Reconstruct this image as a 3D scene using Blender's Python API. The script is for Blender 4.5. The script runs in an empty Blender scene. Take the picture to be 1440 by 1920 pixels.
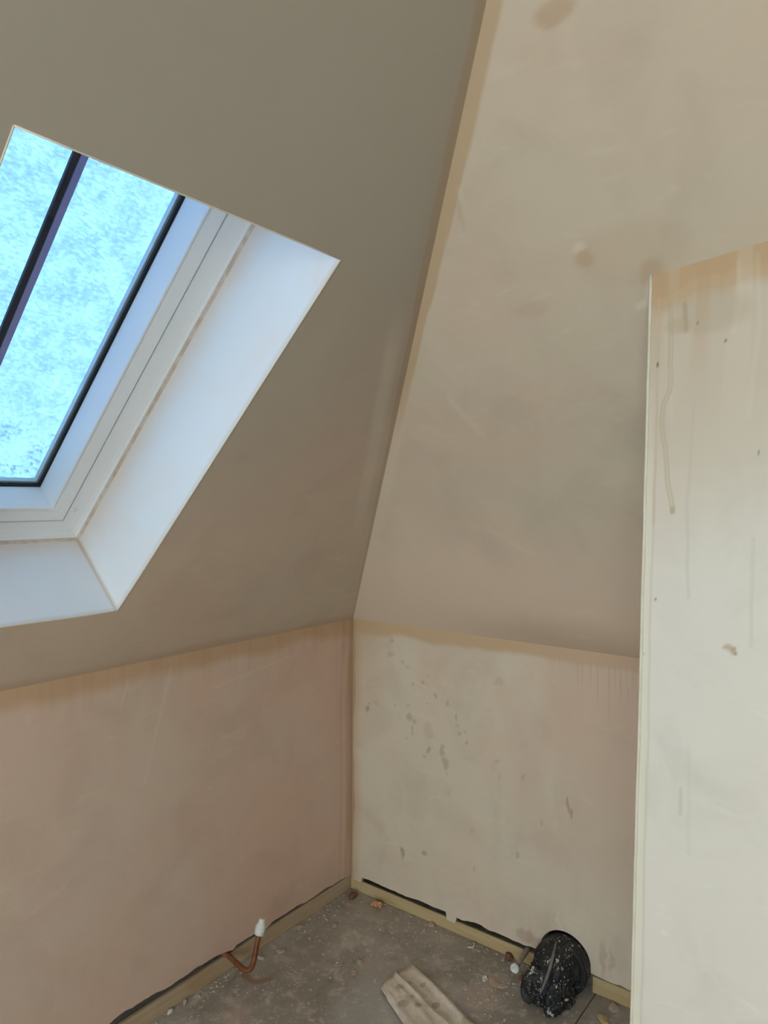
import bpy, bmesh, math, random
import numpy as np
from mathutils import Vector, Matrix, noise as mnoise

# ------------------------------------------------------------------ camera, sky, light, exposure
scn = bpy.context.scene
C = scn.collection
F_PX = 1350.04
YAW, PITCH, ROLL = 0.6455, -0.0221, 0.0070
CAM = Vector((-1.9497, -1.6008, 1.4))
_f = Vector((math.cos(YAW) * math.cos(PITCH), math.sin(YAW) * math.cos(PITCH), math.sin(PITCH)))
_r = Vector((math.sin(YAW), -math.cos(YAW), 0.0))
_u = _r.cross(_f)
CR = _r * math.cos(ROLL) + _u * math.sin(ROLL)
CU = -_r * math.sin(ROLL) + _u * math.cos(ROLL)
CF = _f
cam_d = bpy.data.cameras.new('camera')
cam = bpy.data.objects.new('camera', cam_d)
C.objects.link(cam)
cam_d.sensor_fit = 'VERTICAL'
cam_d.sensor_height = 36.0
cam_d.lens = F_PX * 36.0 / 1920.0
cam_d.clip_start = 0.02
cam.matrix_world = Matrix(((CR.x, CU.x, -CF.x, CAM.x), (CR.y, CU.y, -CF.y, CAM.y), (CR.z, CU.z, -CF.z, CAM.z), (0, 0, 0, 1)))
scn.camera = cam

SKY_COL = (0.90, 0.94, 0.95)
SKY_STRENGTH = 3.0
world = bpy.data.worlds.new('overcast_sky')
scn.world = world
world.use_nodes = True
bgn = world.node_tree.nodes['Background']
bgn.inputs['Color'].default_value = (*SKY_COL, 1)
bgn.inputs['Strength'].default_value = SKY_STRENGTH

scn.view_settings.view_transform = 'Standard'
scn.view_settings.look = 'None'
scn.view_settings.gamma = 1.0
scn.view_settings.use_curve_mapping = False
scn.view_settings.exposure = 1.48
scn.cycles.max_bounces = 8
scn.cycles.diffuse_bounces = 5
scn.cycles.transparent_max_bounces = 12
scn.cycles.caustics_reflective = False
scn.cycles.caustics_refractive = False
scn.cycles.use_denoising = True
scn.cycles.use_adaptive_sampling = True
scn.cycles.adaptive_threshold = 0.05
scn.cycles.adaptive_min_samples = 16

# ------------------------------------------------------------------ room measures
K = 0.9695                      # height of the two knee walls
AL, BE = 0.7909, 0.8101         # pitch of the two roof slopes
TA, TB = math.tan(AL), math.tan(BE)
ZT = 2.32                       # flat ceiling
XB, YB = -3.7, -3.3             # far ends of the room behind the camera
N_L = Vector((0, math.sin(AL), math.cos(AL)))      # outward normals of the slopes
N_R = Vector((math.sin(BE), 0, math.cos(BE)))
UP_L = Vector((0, -math.cos(AL), math.sin(AL)))
WB = Vector((-1.0307, -(1.14 - K) / TA, 1.14))     # lower right corner of the skylight opening
WW, WH = 0.537, 0.9187                             # opening width, height along the slope
PB = 0.014                                         # board thickness


def hip(z):
    return Vector((-(z - K) / TB, -(z - K) / TA, z))


def on_plane(px, n, d):
    v = CF * F_PX + CR * (px[0] - 720) - CU * (px[1] - 960)
    n = Vector(n)
    return CAM + v * ((d - n.dot(CAM)) / n.dot(v))


def floor_at(px, z=0.0):
    return on_plane(px, (0, 0, 1), z)


def rwall_at(px, x=0.0):
    return on_plane(px, (1, 0, 0), x)


def lwall_at(px, y=0.0):
    return on_plane(px, (0, 1, 0), y)


def lslope_at(px):
    return on_plane(px, N_L, N_L.dot(Vector((0, 0, K))))


def rslope_at(px):
    return on_plane(px, N_R, N_R.dot(Vector((0, 0, K))))


# portals guide the daylight of the sky through the two windows
def portal(name, loc, direction, up, sx, sy):
    ld = bpy.data.lights.new(name, 'AREA')
    ld.shape = 'RECTANGLE'
    ld.size, ld.size_y = sx, sy
    o = bpy.data.objects.new(name, ld)
    C.objects.link(o)
    z = -Vector(direction).normalized()
    y = Vector(up).normalized()
    x = y.cross(z)
    o.matrix_world = Matrix(((x.x, y.x, z.x, loc[0]), (x.y, y.y, z.y, loc[1]), (x.z, y.z, z.z, loc[2]), (0, 0, 0, 1)))
    ld.cycles.is_portal = True


W2 = dict(y0=-2.75, y1=-0.75, z0=0.35, z1=1.85)
wc = WB + Vector((-WW / 2, 0, 0)) + UP_L * ((WH + .235) / 2) + N_L * 0.37
portal('skylight_portal', wc, -N_L, UP_L, WW, WH + .235)
portal('gable_portal', (XB - 0.12, (W2['y0'] + W2['y1']) / 2, (W2['z0'] + W2['z1']) / 2), (1, 0, 0), (0, 0, 1),
       W2['y1'] - W2['y0'], W2['z1'] - W2['z0'])


# ------------------------------------------------------------------ node expressions
class G:
    """small expression builder around one material's node tree"""

    def __init__(self, name, rough=0.7, spec=0.3):
        self.m = bpy.data.materials.new(name)
        self.m.use_nodes = True
        self.t = self.m.node_tree
        self.b = self.t.nodes['Principled BSDF']
        self.b.inputs['Roughness'].default_value = rough
        self.b.inputs['Specular IOR Level'].default_value = spec
        self._pos = None

    def n(self, kind):
        return self.t.nodes.new(kind)

    def put(self, sock, v):
        if isinstance(v, E):
            v = v.s
        if hasattr(v, 'is_output'):
            self.t.links.new(v, sock)
        elif isinstance(v, (tuple, list, Vector)):
            v = tuple(v)
            sock.default_value = v if len(sock.default_value) == len(v) else (*v, 1.0)
        else:
            sock.default_value = v

    def math(self, op, a, b=None, c=None):
        m = self.n('ShaderNodeMath')
        m.operation = op
        self.put(m.inputs[0], a)
        if b is not None:
            self.put(m.inputs[1], b)
        if c is not None:
            self.put(m.inputs[2], c)
        return E(self, m.outputs[0])

    def pos(self):
        if self._pos is None:
            g = self.n('ShaderNodeNewGeometry')
            sp = self.n('ShaderNodeSeparateXYZ')
            self.t.links.new(g.outputs['Position'], sp.inputs[0])
            self._pos = tuple(E(self, s) for s in sp.outputs)
            self.pvec = g.outputs['Position']
        return self._pos

    def local(self):
        g = self.n('ShaderNodeTexCoord')
        sp = self.n('ShaderNodeSeparateXYZ')
        self.t.links.new(g.outputs['Object'], sp.inputs[0])
        return tuple(E(self, s) for s in sp.outputs)

    def vec(self, x, y, z):
        c = self.n('ShaderNodeCombineXYZ')
        for i, v in enumerate((x, y, z)):
            self.put(c.inputs[i], v)
        return c.outputs[0]

    def noise(self, v, scale, detail=3.0, rough=0.5, dist=0.0):
        t = self.n('ShaderNodeTexNoise')
        self.put(t.inputs['Vector'], v)
        t.inputs['Scale'].default_value = scale
        t.inputs['Detail'].default_value = detail
        t.inputs['Roughness'].default_value = rough
        t.inputs['Distortion'].default_value = dist
        return E(self, t.outputs[0])

    def voronoi(self, v, scale, feature='F1'):
        t = self.n('ShaderNodeTexVoronoi')
        t.feature = feature
        self.put(t.inputs['Vector'], v)
        t.inputs['Scale'].default_value = scale
        return E(self, t.outputs[0])

    def sm(self, e0, e1, x):
        """smoothstep: 0 at e0, 1 at e1 (e0 may be larger than e1)"""
        m = self.n('ShaderNodeMapRange')
        m.interpolation_type = 'SMOOTHSTEP'
        flip = False
        if not isinstance(e0, E) and not isinstance(e1, E) and e0 > e1:
            e0, e1, flip = e1, e0, True
        self.put(m.inputs['Value'], x)
        self.put(m.inputs['From Min'], e0)
        self.put(m.inputs['From Max'], e1)
        m.inputs['To Min'].default_value = 1.0 if flip else 0.0
        m.inputs['To Max'].default_value = 0.0 if flip else 1.0
        return E(self, m.outputs[0])

    def mix(self, fac, a, b, blend='MIX'):
        m = self.n('ShaderNodeMix')
        m.data_type = 'RGBA'
        m.blend_type = blend
        self.put(m.inputs[0], fac)
        self.put(m.inputs[6], a)
        self.put(m.inputs[7], b)
        return m.outputs[2]

    def seg(self, u, v, a, b):
        """distance from (u,v) to the segment a-b"""
        dx, dy = b[0] - a[0], b[1] - a[1]
        L2 = dx * dx + dy * dy + 1e-12
        t = ((u - a[0]) * (dx / L2) + (v - a[1]) * (dy / L2))
        m = self.n('ShaderNodeClamp')
        self.put(m.inputs[0], t)
        t = E(self, m.outputs[0])
        ex = u - a[0] - t * dx
        ey = v - a[1] - t * dy
        return (ex * ex + ey * ey).sqrt()

    def ell(self, u, v, c, r):
        a = (u - c[0]) * (1 / r[0])
        b = (v - c[1]) * (1 / r[1])
        return self.sm(1.3, 0.75, (a * a + b * b).sqrt())

    def bump(self, h, strength, dist=0.01):
        b = self.n('ShaderNodeBump')
        b.inputs['Strength'].default_value = strength
        b.inputs['Distance'].default_value = dist
        self.put(b.inputs['Height'], h)
        self.t.links.new(b.outputs[0], self.b.inputs['Normal'])

    def done(self, col, rough=None):
        self.put(self.b.inputs['Base Color'], col)
        if rough is not None:
            self.put(self.b.inputs['Roughness'], rough)
        return self.m


class E:
    def __init__(self, g, s):
        self.g, self.s = g, s

    def __add__(self, o): return self.g.math('ADD', self, o)
    __radd__ = __add__
    def __sub__(self, o): return self.g.math('SUBTRACT', self, o)
    def __rsub__(self, o): return self.g.math('SUBTRACT', o, self)
    def __mul__(self, o): return self.g.math('MULTIPLY', self, o)
    __rmul__ = __mul__
    def __truediv__(self, o): return self.g.math('DIVIDE', self, o)
    def abs(self): return self.g.math('ABSOLUTE', self)
    def sqrt(self): return self.g.math('SQRT', self)
    def max(self, o): return self.g.math('MAXIMUM', self, o)
    def min(self, o): return self.g.math('MINIMUM', self, o)


# plaster: pink gypsum skim, drier and greyer in patches; the painted stain layer holds damp joints, splashes, runs and some painted light and shade
DAMP = (0.44, 0.285, 0.155)


def plaster(name, pink, grey, seed=0.0, pscale=1.5, bias=0.0, rough=0.62, stain_shade=True):
    g = G(name, rough, 0.35)
    x, y, z = g.pos()
    v = g.vec(x + seed, y + seed * 0.7, z)
    big = g.noise(v, pscale, 3.0, 0.55, 0.4)
    col = g.mix(g.sm(0.36 + bias, 0.64 + bias, big), pink, grey)
    mid = g.noise(v, 6.0, 4.0, 0.62, 0.6)
    col = g.mix(g.sm(0.42, 0.75, mid) * 0.36, col, tuple(k * .76 for k in pink))
    sw = g.noise(g.vec(x * 2.2 + seed, y * 2.2, z * 9.0), 3.0, 3.0, 0.6, 1.5)
    col = g.mix(g.sm(0.56, 0.78, sw) * 0.26, col, tuple(min(.85, k * 1.2) for k in grey))
    if stain_shade:
        a = g.n('ShaderNodeAttribute')
        a.attribute_name = 'stain_shade'
        col = g.mix(a.outputs['Alpha'], col, (0, 0, 0))
        col = g.mix(1.0, col, a.outputs['Color'], 'ADD')
    return g.done(col)


# ------------------------------------------------------------------ mesh helpers
def link(name, me, mat=None, parent=None):
    o = bpy.data.objects.new(name, me)
    C.objects.link(o)
    if mat is not None:
        me.materials.append(mat)
    if parent is not None:
        o.parent = parent
    return o


def mesh_from(name, verts, faces, mat=None, parent=None, smooth=False):
    me = bpy.data.meshes.new(name)
    me.from_pydata([tuple(v) for v in verts], [], faces)
    me.update()
    if smooth:
        for p in me.polygons:
            p.use_smooth = True
    return link(name, me, mat, parent)


def bm_obj(name, bm, mat=None, parent=None, smooth=False):
    bmesh.ops.recalc_face_normals(bm, faces=bm.faces[:])
    me = bpy.data.meshes.new(name)
    bm.to_mesh(me)
    bm.free()
    if smooth:
        for p in me.polygons:
            p.use_smooth = True
    return link(name, me, mat, parent)


def struct(o, label, cat=None):
    o['kind'] = 'structure'
    o['label'] = label
    if cat:
        o['category'] = cat
    return o


def tag(o, label, cat, group=None):
    o['label'] = label
    o['category'] = cat
    if group:
        o['group'] = group
    return o


def empty(name, loc=(0, 0, 0)):
    o = bpy.data.objects.new(name, None)
    o.location = loc
    o.empty_display_size = 0.05
    C.objects.link(o)
    return o


def slab(name, outer, thick, mat, hole=None, parent=None):
    """flat board: outline (and hole) points in one plane, pushed back by the vector thick"""
    bm = bmesh.new()
    loops = [outer] + ([hole] if hole else [])
    edges = []
    for lp in loops:
        vs = [bm.verts.new(p) for p in lp]
        edges += [bm.edges.new((vs[i], vs[(i + 1) % len(vs)])) for i in range(len(vs))]
    bmesh.ops.triangle_fill(bm, use_beauty=True, use_dissolve=False, edges=edges)
    r = bmesh.ops.extrude_face_region(bm, geom=bm.faces[:])
    bmesh.ops.translate(bm, vec=thick, verts=[e for e in r['geom'] if isinstance(e, bmesh.types.BMVert)])
    return bm_obj(name, bm, mat, parent)


def box(name, p0, p1, mat, parent=None, bevel=0.0, jitter=0.0, seed=0):
    bm = bmesh.new()
    bmesh.ops.create_cube(bm, size=1.0)
    for v in bm.verts:
        v.co = Vector([p0[i] + (p1[i] - p0[i]) * (v.co[i] + 0.5) for i in range(3)])
    if bevel:
        bmesh.ops.bevel(bm, geom=bm.edges[:], offset=bevel, segments=2, affect='EDGES', profile=0.6)
    return bm_obj(name, bm, mat, parent)


def tube(name, pts, rad, mat, parent=None, seg=16, cap=True, smooth=True):
    """tube along a polyline; rad a number or a list"""
    pts = [Vector(p) for p in pts]
    n = len(pts)
    rads = rad if isinstance(rad, (list, tuple)) else [rad] * n
    bm = bmesh.new()
    rings = []
    ref = None
    for i, p in enumerate(pts):
        t = (pts[min(i + 1, n - 1)] - pts[max(i - 1, 0)]).normalized()
        if ref is None:
            ref = t.orthogonal().normalized()
        ref = (ref - t * ref.dot(t)).normalized()
        b = t.cross(ref)
        rings.append([bm.verts.new(p + (ref * math.cos(a) + b * math.sin(a)) * rads[i])
                      for a in [2 * math.pi * k / seg for k in range(seg)]])
    for a, b in zip(rings, rings[1:]):
        for k in range(seg):
            bm.faces.new((a[k], a[(k + 1) % seg], b[(k + 1) % seg], b[k]))
    if cap:
        bm.faces.new(rings[0])
        bm.faces.new(rings[-1])
    return bm_obj(name, bm, mat, parent, smooth)


def lathe(name, base, axis, prof, mat, parent=None, seg=24):
    """prof: (radius, distance along axis)"""
    axis = Vector(axis).normalized()
    e1 = axis.orthogonal().normalized()
    e2 = axis.cross(e1)
    base = Vector(base)
    bm = bmesh.new()
    rings = []
    for r, h in prof:
        rings.append([bm.verts.new(base + axis * h + (e1 * math.cos(2 * math.pi * k / seg) + e2 * math.sin(2 * math.pi * k / seg)) * r)
                      for k in range(seg)])
    for a, b in zip(rings, rings[1:]):
        for k in range(seg):
            bm.faces.new((a[k], a[(k + 1) % seg], b[(k + 1) % seg], b[k]))
    bm.faces.new(rings[0])
    bm.faces.new(rings[-1])
    o = bm_obj(name, bm, mat, parent, True)
    return o


def fbm(p, sc, seed=0.0):
    return mnoise.fractal(Vector(p) * sc + Vector((seed, seed * 1.7, -seed)), 1.0, 2.0, 4)


# ------------------------------------------------------------------ stain painting on dense surfaces, with some light and shade
def sstep(e0, e1, x):
    t = np.clip((np.asarray(x, float) - e0) / (e1 - e0), 0, 1)
    return t * t * (3 - 2 * t)


def _hash(ix, iy, seed):
    h = (ix.astype(np.int64) * 374761393 + iy.astype(np.int64) * 668265263 + int(seed * 1013) * 1442695041) & 0xffffffff
    h = ((h ^ (h >> 13)) * 1274126177) & 0xffffffff
    return ((h ^ (h >> 16)) & 0xffff) / 65535.0


def vn(u, v, seed=0):
    iu, iv = np.floor(u), np.floor(v)
    fu, fv = u - iu, v - iv
    fu, fv = fu * fu * (3 - 2 * fu), fv * fv * (3 - 2 * fv)
    a, b = _hash(iu, iv, seed), _hash(iu + 1, iv, seed)
    c, d = _hash(iu, iv + 1, seed), _hash(iu + 1, iv + 1, seed)
    return (a * (1 - fu) + b * fu) * (1 - fv) + (c * (1 - fu) + d * fu) * fv


def nfbm(u, v, scale=1.0, seed=0, octv=4):
    """fractal value noise around 0.5"""
    t, amp, tot = 0, 1.0, 0
    for k in range(octv):
        t = t + amp * vn(u * scale * 2 ** k + 17.3 * k, v * scale * 2 ** k - 9.1 * k, seed + k)
        tot += amp
        amp *= 0.5
    return t / tot


class Paint:
    def __init__(self, u, v, seed=1):
        self.u, self.v = u, v
        self.rgb = np.zeros(u.shape + (3,))
        self.a = np.zeros(u.shape)
        self.wu = u
        self.wv = v

    def warp(self, amt, sc, seed=1):
        self.wu = self.u + (nfbm(self.u, self.v, sc, seed, 3) - .5) * amt
        self.wv = self.v + (nfbm(self.u, self.v, sc, seed + 50, 3) - .5) * amt

    def over(self, mask, c):
        m = np.clip(mask, 0, 1)
        self.rgb = self.rgb * (1 - m)[..., None] + np.array(c) * m[..., None]
        self.a = self.a * (1 - m) + m

    def ell(self, c, r):
        return sstep(1.3, .75, np.hypot((self.wu - c[0]) / r[0], (self.wv - c[1]) / r[1]))

    def seg(self, a, b, warped=True):
        u, v = (self.wu, self.wv) if warped else (self.u, self.v)
        dx, dy = b[0] - a[0], b[1] - a[1]
        t = np.clip(((u - a[0]) * dx + (v - a[1]) * dy) / (dx * dx + dy * dy + 1e-12), 0, 1)
        return np.hypot(u - a[0] - t * dx, v - a[1] - t * dy)

    def path(self, pts, warped=True):
        d = None
        for a, b in zip(pts, pts[1:]):
            e = self.seg(a, b, warped)
            d = e if d is None else np.minimum(d, e)
        return d


def grid_obj(name, XYZ, mat, paint=None, skip=None, extra=None, parent=None):
    """dense sheet from an (nu, nv, 3) array; extra = (verts, faces) appended unpainted"""
    nu, nv = XYZ.shape[:2]
    vs = XYZ.reshape(-1, 3)
    idx = np.arange(nu * nv).reshape(nu, nv)
    q = np.stack([idx[:-1, :-1], idx[1:, :-1], idx[1:, 1:], idx[:-1, 1:]], -1)
    keep = np.ones(q.shape[:2], bool) if skip is None else ~skip
    q = q[keep]
    ev, ef = extra if extra else ([], [])
    if len(ev):
        vs = np.vstack([vs, np.array([tuple(p) for p in ev])])
        q = np.vstack([q, np.array(ef) + nu * nv])
    me = bpy.data.meshes.new(name)
    me.vertices.add(len(vs))
    me.vertices.foreach_set('co', vs.astype(np.float32).ravel())
    me.loops.add(q.size)
    me.loops.foreach_set('vertex_index', q.astype(np.int32).ravel())
    me.polygons.add(len(q))
    me.polygons.foreach_set('loop_start', np.arange(0, q.size, 4, dtype=np.int32))
    me.polygons.foreach_set('loop_total', np.full(len(q), 4, dtype=np.int32))
    me.polygons.foreach_set('use_smooth', np.ones(len(q), dtype=bool))
    me.update()
    me.validate()
    if paint is not None:
        at = me.attributes.new('stain_shade', 'FLOAT_COLOR', 'POINT')
        data = np.zeros((len(vs), 4), np.float32)
        data[:nu * nv, :3] = paint.rgb.reshape(-1, 3)
        data[:nu * nv, 3] = paint.a.ravel()
        at.data.foreach_set('color', data.ravel())
    return link(name, me, mat, parent)


def spaced(*segs):
    """breakpoints with counts: spaced((a, b, n), (b, c, m))"""
    out = [segs[0][0]]
    for a, b, n in segs:
        out += list(np.linspace(a, b, n + 1)[1:])
    return np.array(out)


SPOTS = [  # centre in a 2.25x crop, radii, strength: splashes on the knee wall
    (302, 222, 7, 10, .5), (300, 285, 12, 9, .4), (352, 316, 5, 5, .5), (372, 340, 14, 6, .35), (450, 370, 6, 6, .4),
    (432, 400, 8, 7, .7), (450, 412, 5, 5, .5), (392, 413, 6, 6, .45), (485, 459, 8, 10, .7), (448, 490, 4, 4, .6), (195, 512, 9, 13, .9),
    (207, 492, 5, 5, .6), (240, 495, 9, 9, .35), (310, 500, 8, 6, .3), (370, 505, 9, 7, .3), (380, 550, 10, 18, .6), (400, 572, 9, 14, .55),
    (392, 612, 8, 18, .55), (365, 640, 6, 7, .4), (457, 605, 18, 38, .25), (457, 687, 8, 12, .7), (443, 712, 7, 9, .5),
    (517, 695, 11, 22, .6), (528, 748, 12, 24, .6), (538, 792, 4, 8, .4), (536, 492, 5, 6, .5), (572, 545, 4, 18, .5), (580, 585, 6, 8, .6),
    (585, 622, 6, 9, .5), (612, 652, 6, 9, .6), (608, 612, 3, 4, .5), (745, 740, 6, 8, .4), (858, 806, 4, 12, .4), (760, 810, 4, 9, .25),
    (1050, 915, 4, 24, .9), (1057, 955, 5, 18, .9), (353, 1132, 6, 20, .9), (350, 1112, 4, 10, .7), (437, 1120, 7, 15, .8), (833, 1140, 5, 14, .6),
    (648, 1185, 5, 7, .5), (936, 1000, 4, 9, .4), (640, 1030, 10, 14, .2), (750, 400, 16, 18, .3), (545, 870, 5, 8, .3)]


def paint_wall_left(x, z):
    p = Paint(x, z)
    nz = nfbm(x * 2.5, z, 3.0, 1)
    edge = (K - z) + (nz - .5) * .05
    p.over(sstep(.065, .030, edge) * .8, (.53, .35, .21))
    st = nfbm(x * 30, z * 1.6, 2.0, 2, 3)
    p.over(sstep(.16, 0, K - z) * sstep(.5, .80, st) * .22, DAMP)
    cx = np.abs(x) + (nfbm(x, z * 2.5, 4.0, 3, 3) - .5) * .02
    p.over(sstep(.026, .006, cx) * .65, (.46, .30, .18))
    s2 = nfbm(x * 40, z * .8, 2.0, 4, 2)
    p.over(sstep(.11, .02, cx) * sstep(.5, .66, s2) * .5, (.47, .32, .22))
    for a, b in (((320, 1255), (270, 1470)), ((545, 1230), (400, 1290)), ((240, 1275), (225, 1330))):
        A, B = lwall_at(a), lwall_at(b)
        p.over(sstep(.006, .001, p.seg((A.x, A.z), (B.x, B.z))) * .22, (.78, .66, .52))
    return p


def paint_wall_right(y, z):
    p = Paint(y, z)
    nz = nfbm(y * 3, z * 1.2, 3.0, 1)
    edge = (K - z) + (nz - .5) * .04
    p.over(sstep(.052, .030, edge) * .8, (.60, .42, .24))
    p.over(sstep(.014, 0, K - z) * .4, (.66, .47, .28))
    p.over(sstep(-.55, -.85, y + (nz - .5) * .4) * sstep(.15, .45, z) * .45, (.62, .455, .36))
    p.warp(.003, 30.0, 9)
    for x0, y0, ln, st in ((1050, 1255, 12, .4), (1083, 1262, 45, .45), (1092, 1262, 30, .4), (1107, 1265, 26, .35), (1120, 1268, 62, .5), (1130, 1268, 25, .35), (1142, 1270, 85, .5), (1152, 1272, 40, .4), (1163, 1272, 48, .5), (1176, 1274, 45, .5), (1186, 1276, 30, .4), (1192, 1276, 34, .35)):
        A, B = rwall_at((x0, y0 - 22)), rwall_at((x0, y0 + ln))
        wd = .0022 + .0022 * ((x0 * 37) % 10) / 10
        p.over(sstep(wd, .0006, p.seg((A.y, A.z), (B.y, B.z))) * st * .75 * sstep(B.z - .01, B.z + .05, p.v), (.46, .33, .22))
    cy = np.abs(y) + (nfbm(y, z * 2.5, 4.0, 4, 3) - .5) * .016
    p.over(sstep(.05, .012, cy) * .5, (.60, .42, .26))
    p.over(sstep(.014, .004, cy) * .6, (.42, .26, .14))
    p.over(sstep(.20, .03, cy) * sstep(.40, 0, K - z) * .45, (.56, .40, .25))
    p.warp(.024, 45.0)
    kx, kz = 1.95 / 1350 / .70 / 2.25, 2.15 / 1350 / 2.25
    for (sx, sy, rx, ry, s) in SPOTS:
        P = rwall_at((600 + sx / 2.25, 1100 + sy / 2.25))
        p.over(p.ell((P.y, P.z), (rx * kx + .001, ry * kz + .001)) * s * .62, (.36, .235, .13))
    for px, rx, rz, s in (((1130, 1795), .010, .045, .35), ((1145, 1800), .006, .04, .32), ((985, 1755), .03, .022, .4), ((1000, 1765), .02, .02, .3), ((1160, 1790), .02, .05, .12), ((1030, 1730), .05, .03, .12)):
        P = rwall_at(px)
        p.over(p.ell((P.y, P.z), (rx, rz)) * s, (.40, .25, .17))
    for px, rz in (((1047, 1728), .022), ((1053, 1735), .018)):
        P = rwall_at(px)
        p.over(p.ell((P.y, P.z), (.0035, rz)) * .7, (.78, .70, .58))
    return p


def paint_ceiling_left(x, z):
    p = Paint(x, z)
    nz = nfbm(x * 2, z * 1.2, 3.0, 1)
    edge = (z - K) + (nz - .5) * .03
    p.over(sstep(.03, .004, edge) * .5, (.46, .315, .21))
    dh = np.abs(x + (z - K) / TB) + (nfbm(x, z * 4, 5.0, 2, 3) - .5) * .010
    wv = sstep(1.0, 1.9, z) * .014 + .009
    p.over(sstep(1.15, .85, dh / wv) * (.3 + .3 * sstep(1.3, 1.8, z)), (.40, .29, .19))
    p.over(sstep(.035, .01, np.abs(dh - .065)) * sstep(1.78, 1.66, z) * sstep(1.2, 1.4, z) * .35, (.66, .61, .50))
    # upper part painted darker and greyer to offset too much light there
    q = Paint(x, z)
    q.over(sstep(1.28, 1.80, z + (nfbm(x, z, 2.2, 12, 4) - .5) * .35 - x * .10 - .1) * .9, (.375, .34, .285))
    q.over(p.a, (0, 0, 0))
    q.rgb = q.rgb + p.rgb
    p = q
    return p


def paint_ceiling_right(y, z):
    p = Paint(y, z)
    nz = nfbm(y * 2, z * 1.5, 3.0, 1)
    p.over(sstep(1.50, 1.10, z + (nz - .5) * .3) * .75, (.79, .645, .52))  # pinker lower part, also painted lighter to make up for weaker light
    edge = (z - K) + (nz - .5) * .08
    p.over(sstep(.12, 0, edge) * sstep(-.25, -.85, y) * .5, (.40, .275, .20))
    dh = (-y - (z - K) / TA) + (nfbm(y, z * 4, 5.0, 2, 3) - .5) * .008
    wv = sstep(1.35, 2.0, z) * .014 + .014
    p.over(sstep(1.10, .92, dh / wv) * sstep(1.50, 1.68, z) * .8, (.50, .355, .22))
    p.over(sstep(.050, .020, dh) * sstep(1.60, 1.45, z) * .5, (.71, .60, .48))
    p.warp(.03, 12.0)
    for px, ry, rz, s, c in (((1094, 487), .016, .010, .4, DAMP), ((1085, 468), .012, .005, .4, (.8, .7, .56)), ((1040, 10), .030, .012, .5, DAMP),
                             ((868, 372), .006, .010, .15, (.82, .76, .64)), ((875, 388), .004, .012, .1, (.82, .76, .64)),
                             ((868, 415), .004, .016, .3, DAMP), ((990, 578), .03, .015, .15, DAMP), ((1230, 508), .02, .016, .4, DAMP), ((1180, 480), .09, .035, .14, DAMP)):
        P = rslope_at(px)
        p.over(p.ell((P.y, P.z), (ry, rz)) * s, c)
    p.warp(.01, 20.0)
    d = p.path([(q.y, q.z) for q in (rslope_at((1219, 530)), rslope_at((1216, 565)), rslope_at((1198, 570)))])
    p.over(sstep(.009, .002, d) * .4, (.8, .72, .6))
    for a, b in (((840, 745), (905, 815)), ((1080, 1148), (1110, 1146)), ((1085, 1192), (1105, 1196)), ((930, 1000), (1000, 1040))):
        A, B = rslope_at(a), rslope_at(b)
        p.over(sstep(.008, .002, p.seg((A.y, A.z), (B.y, B.z))) * .22, (.78, .69, .56))
    return p


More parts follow.
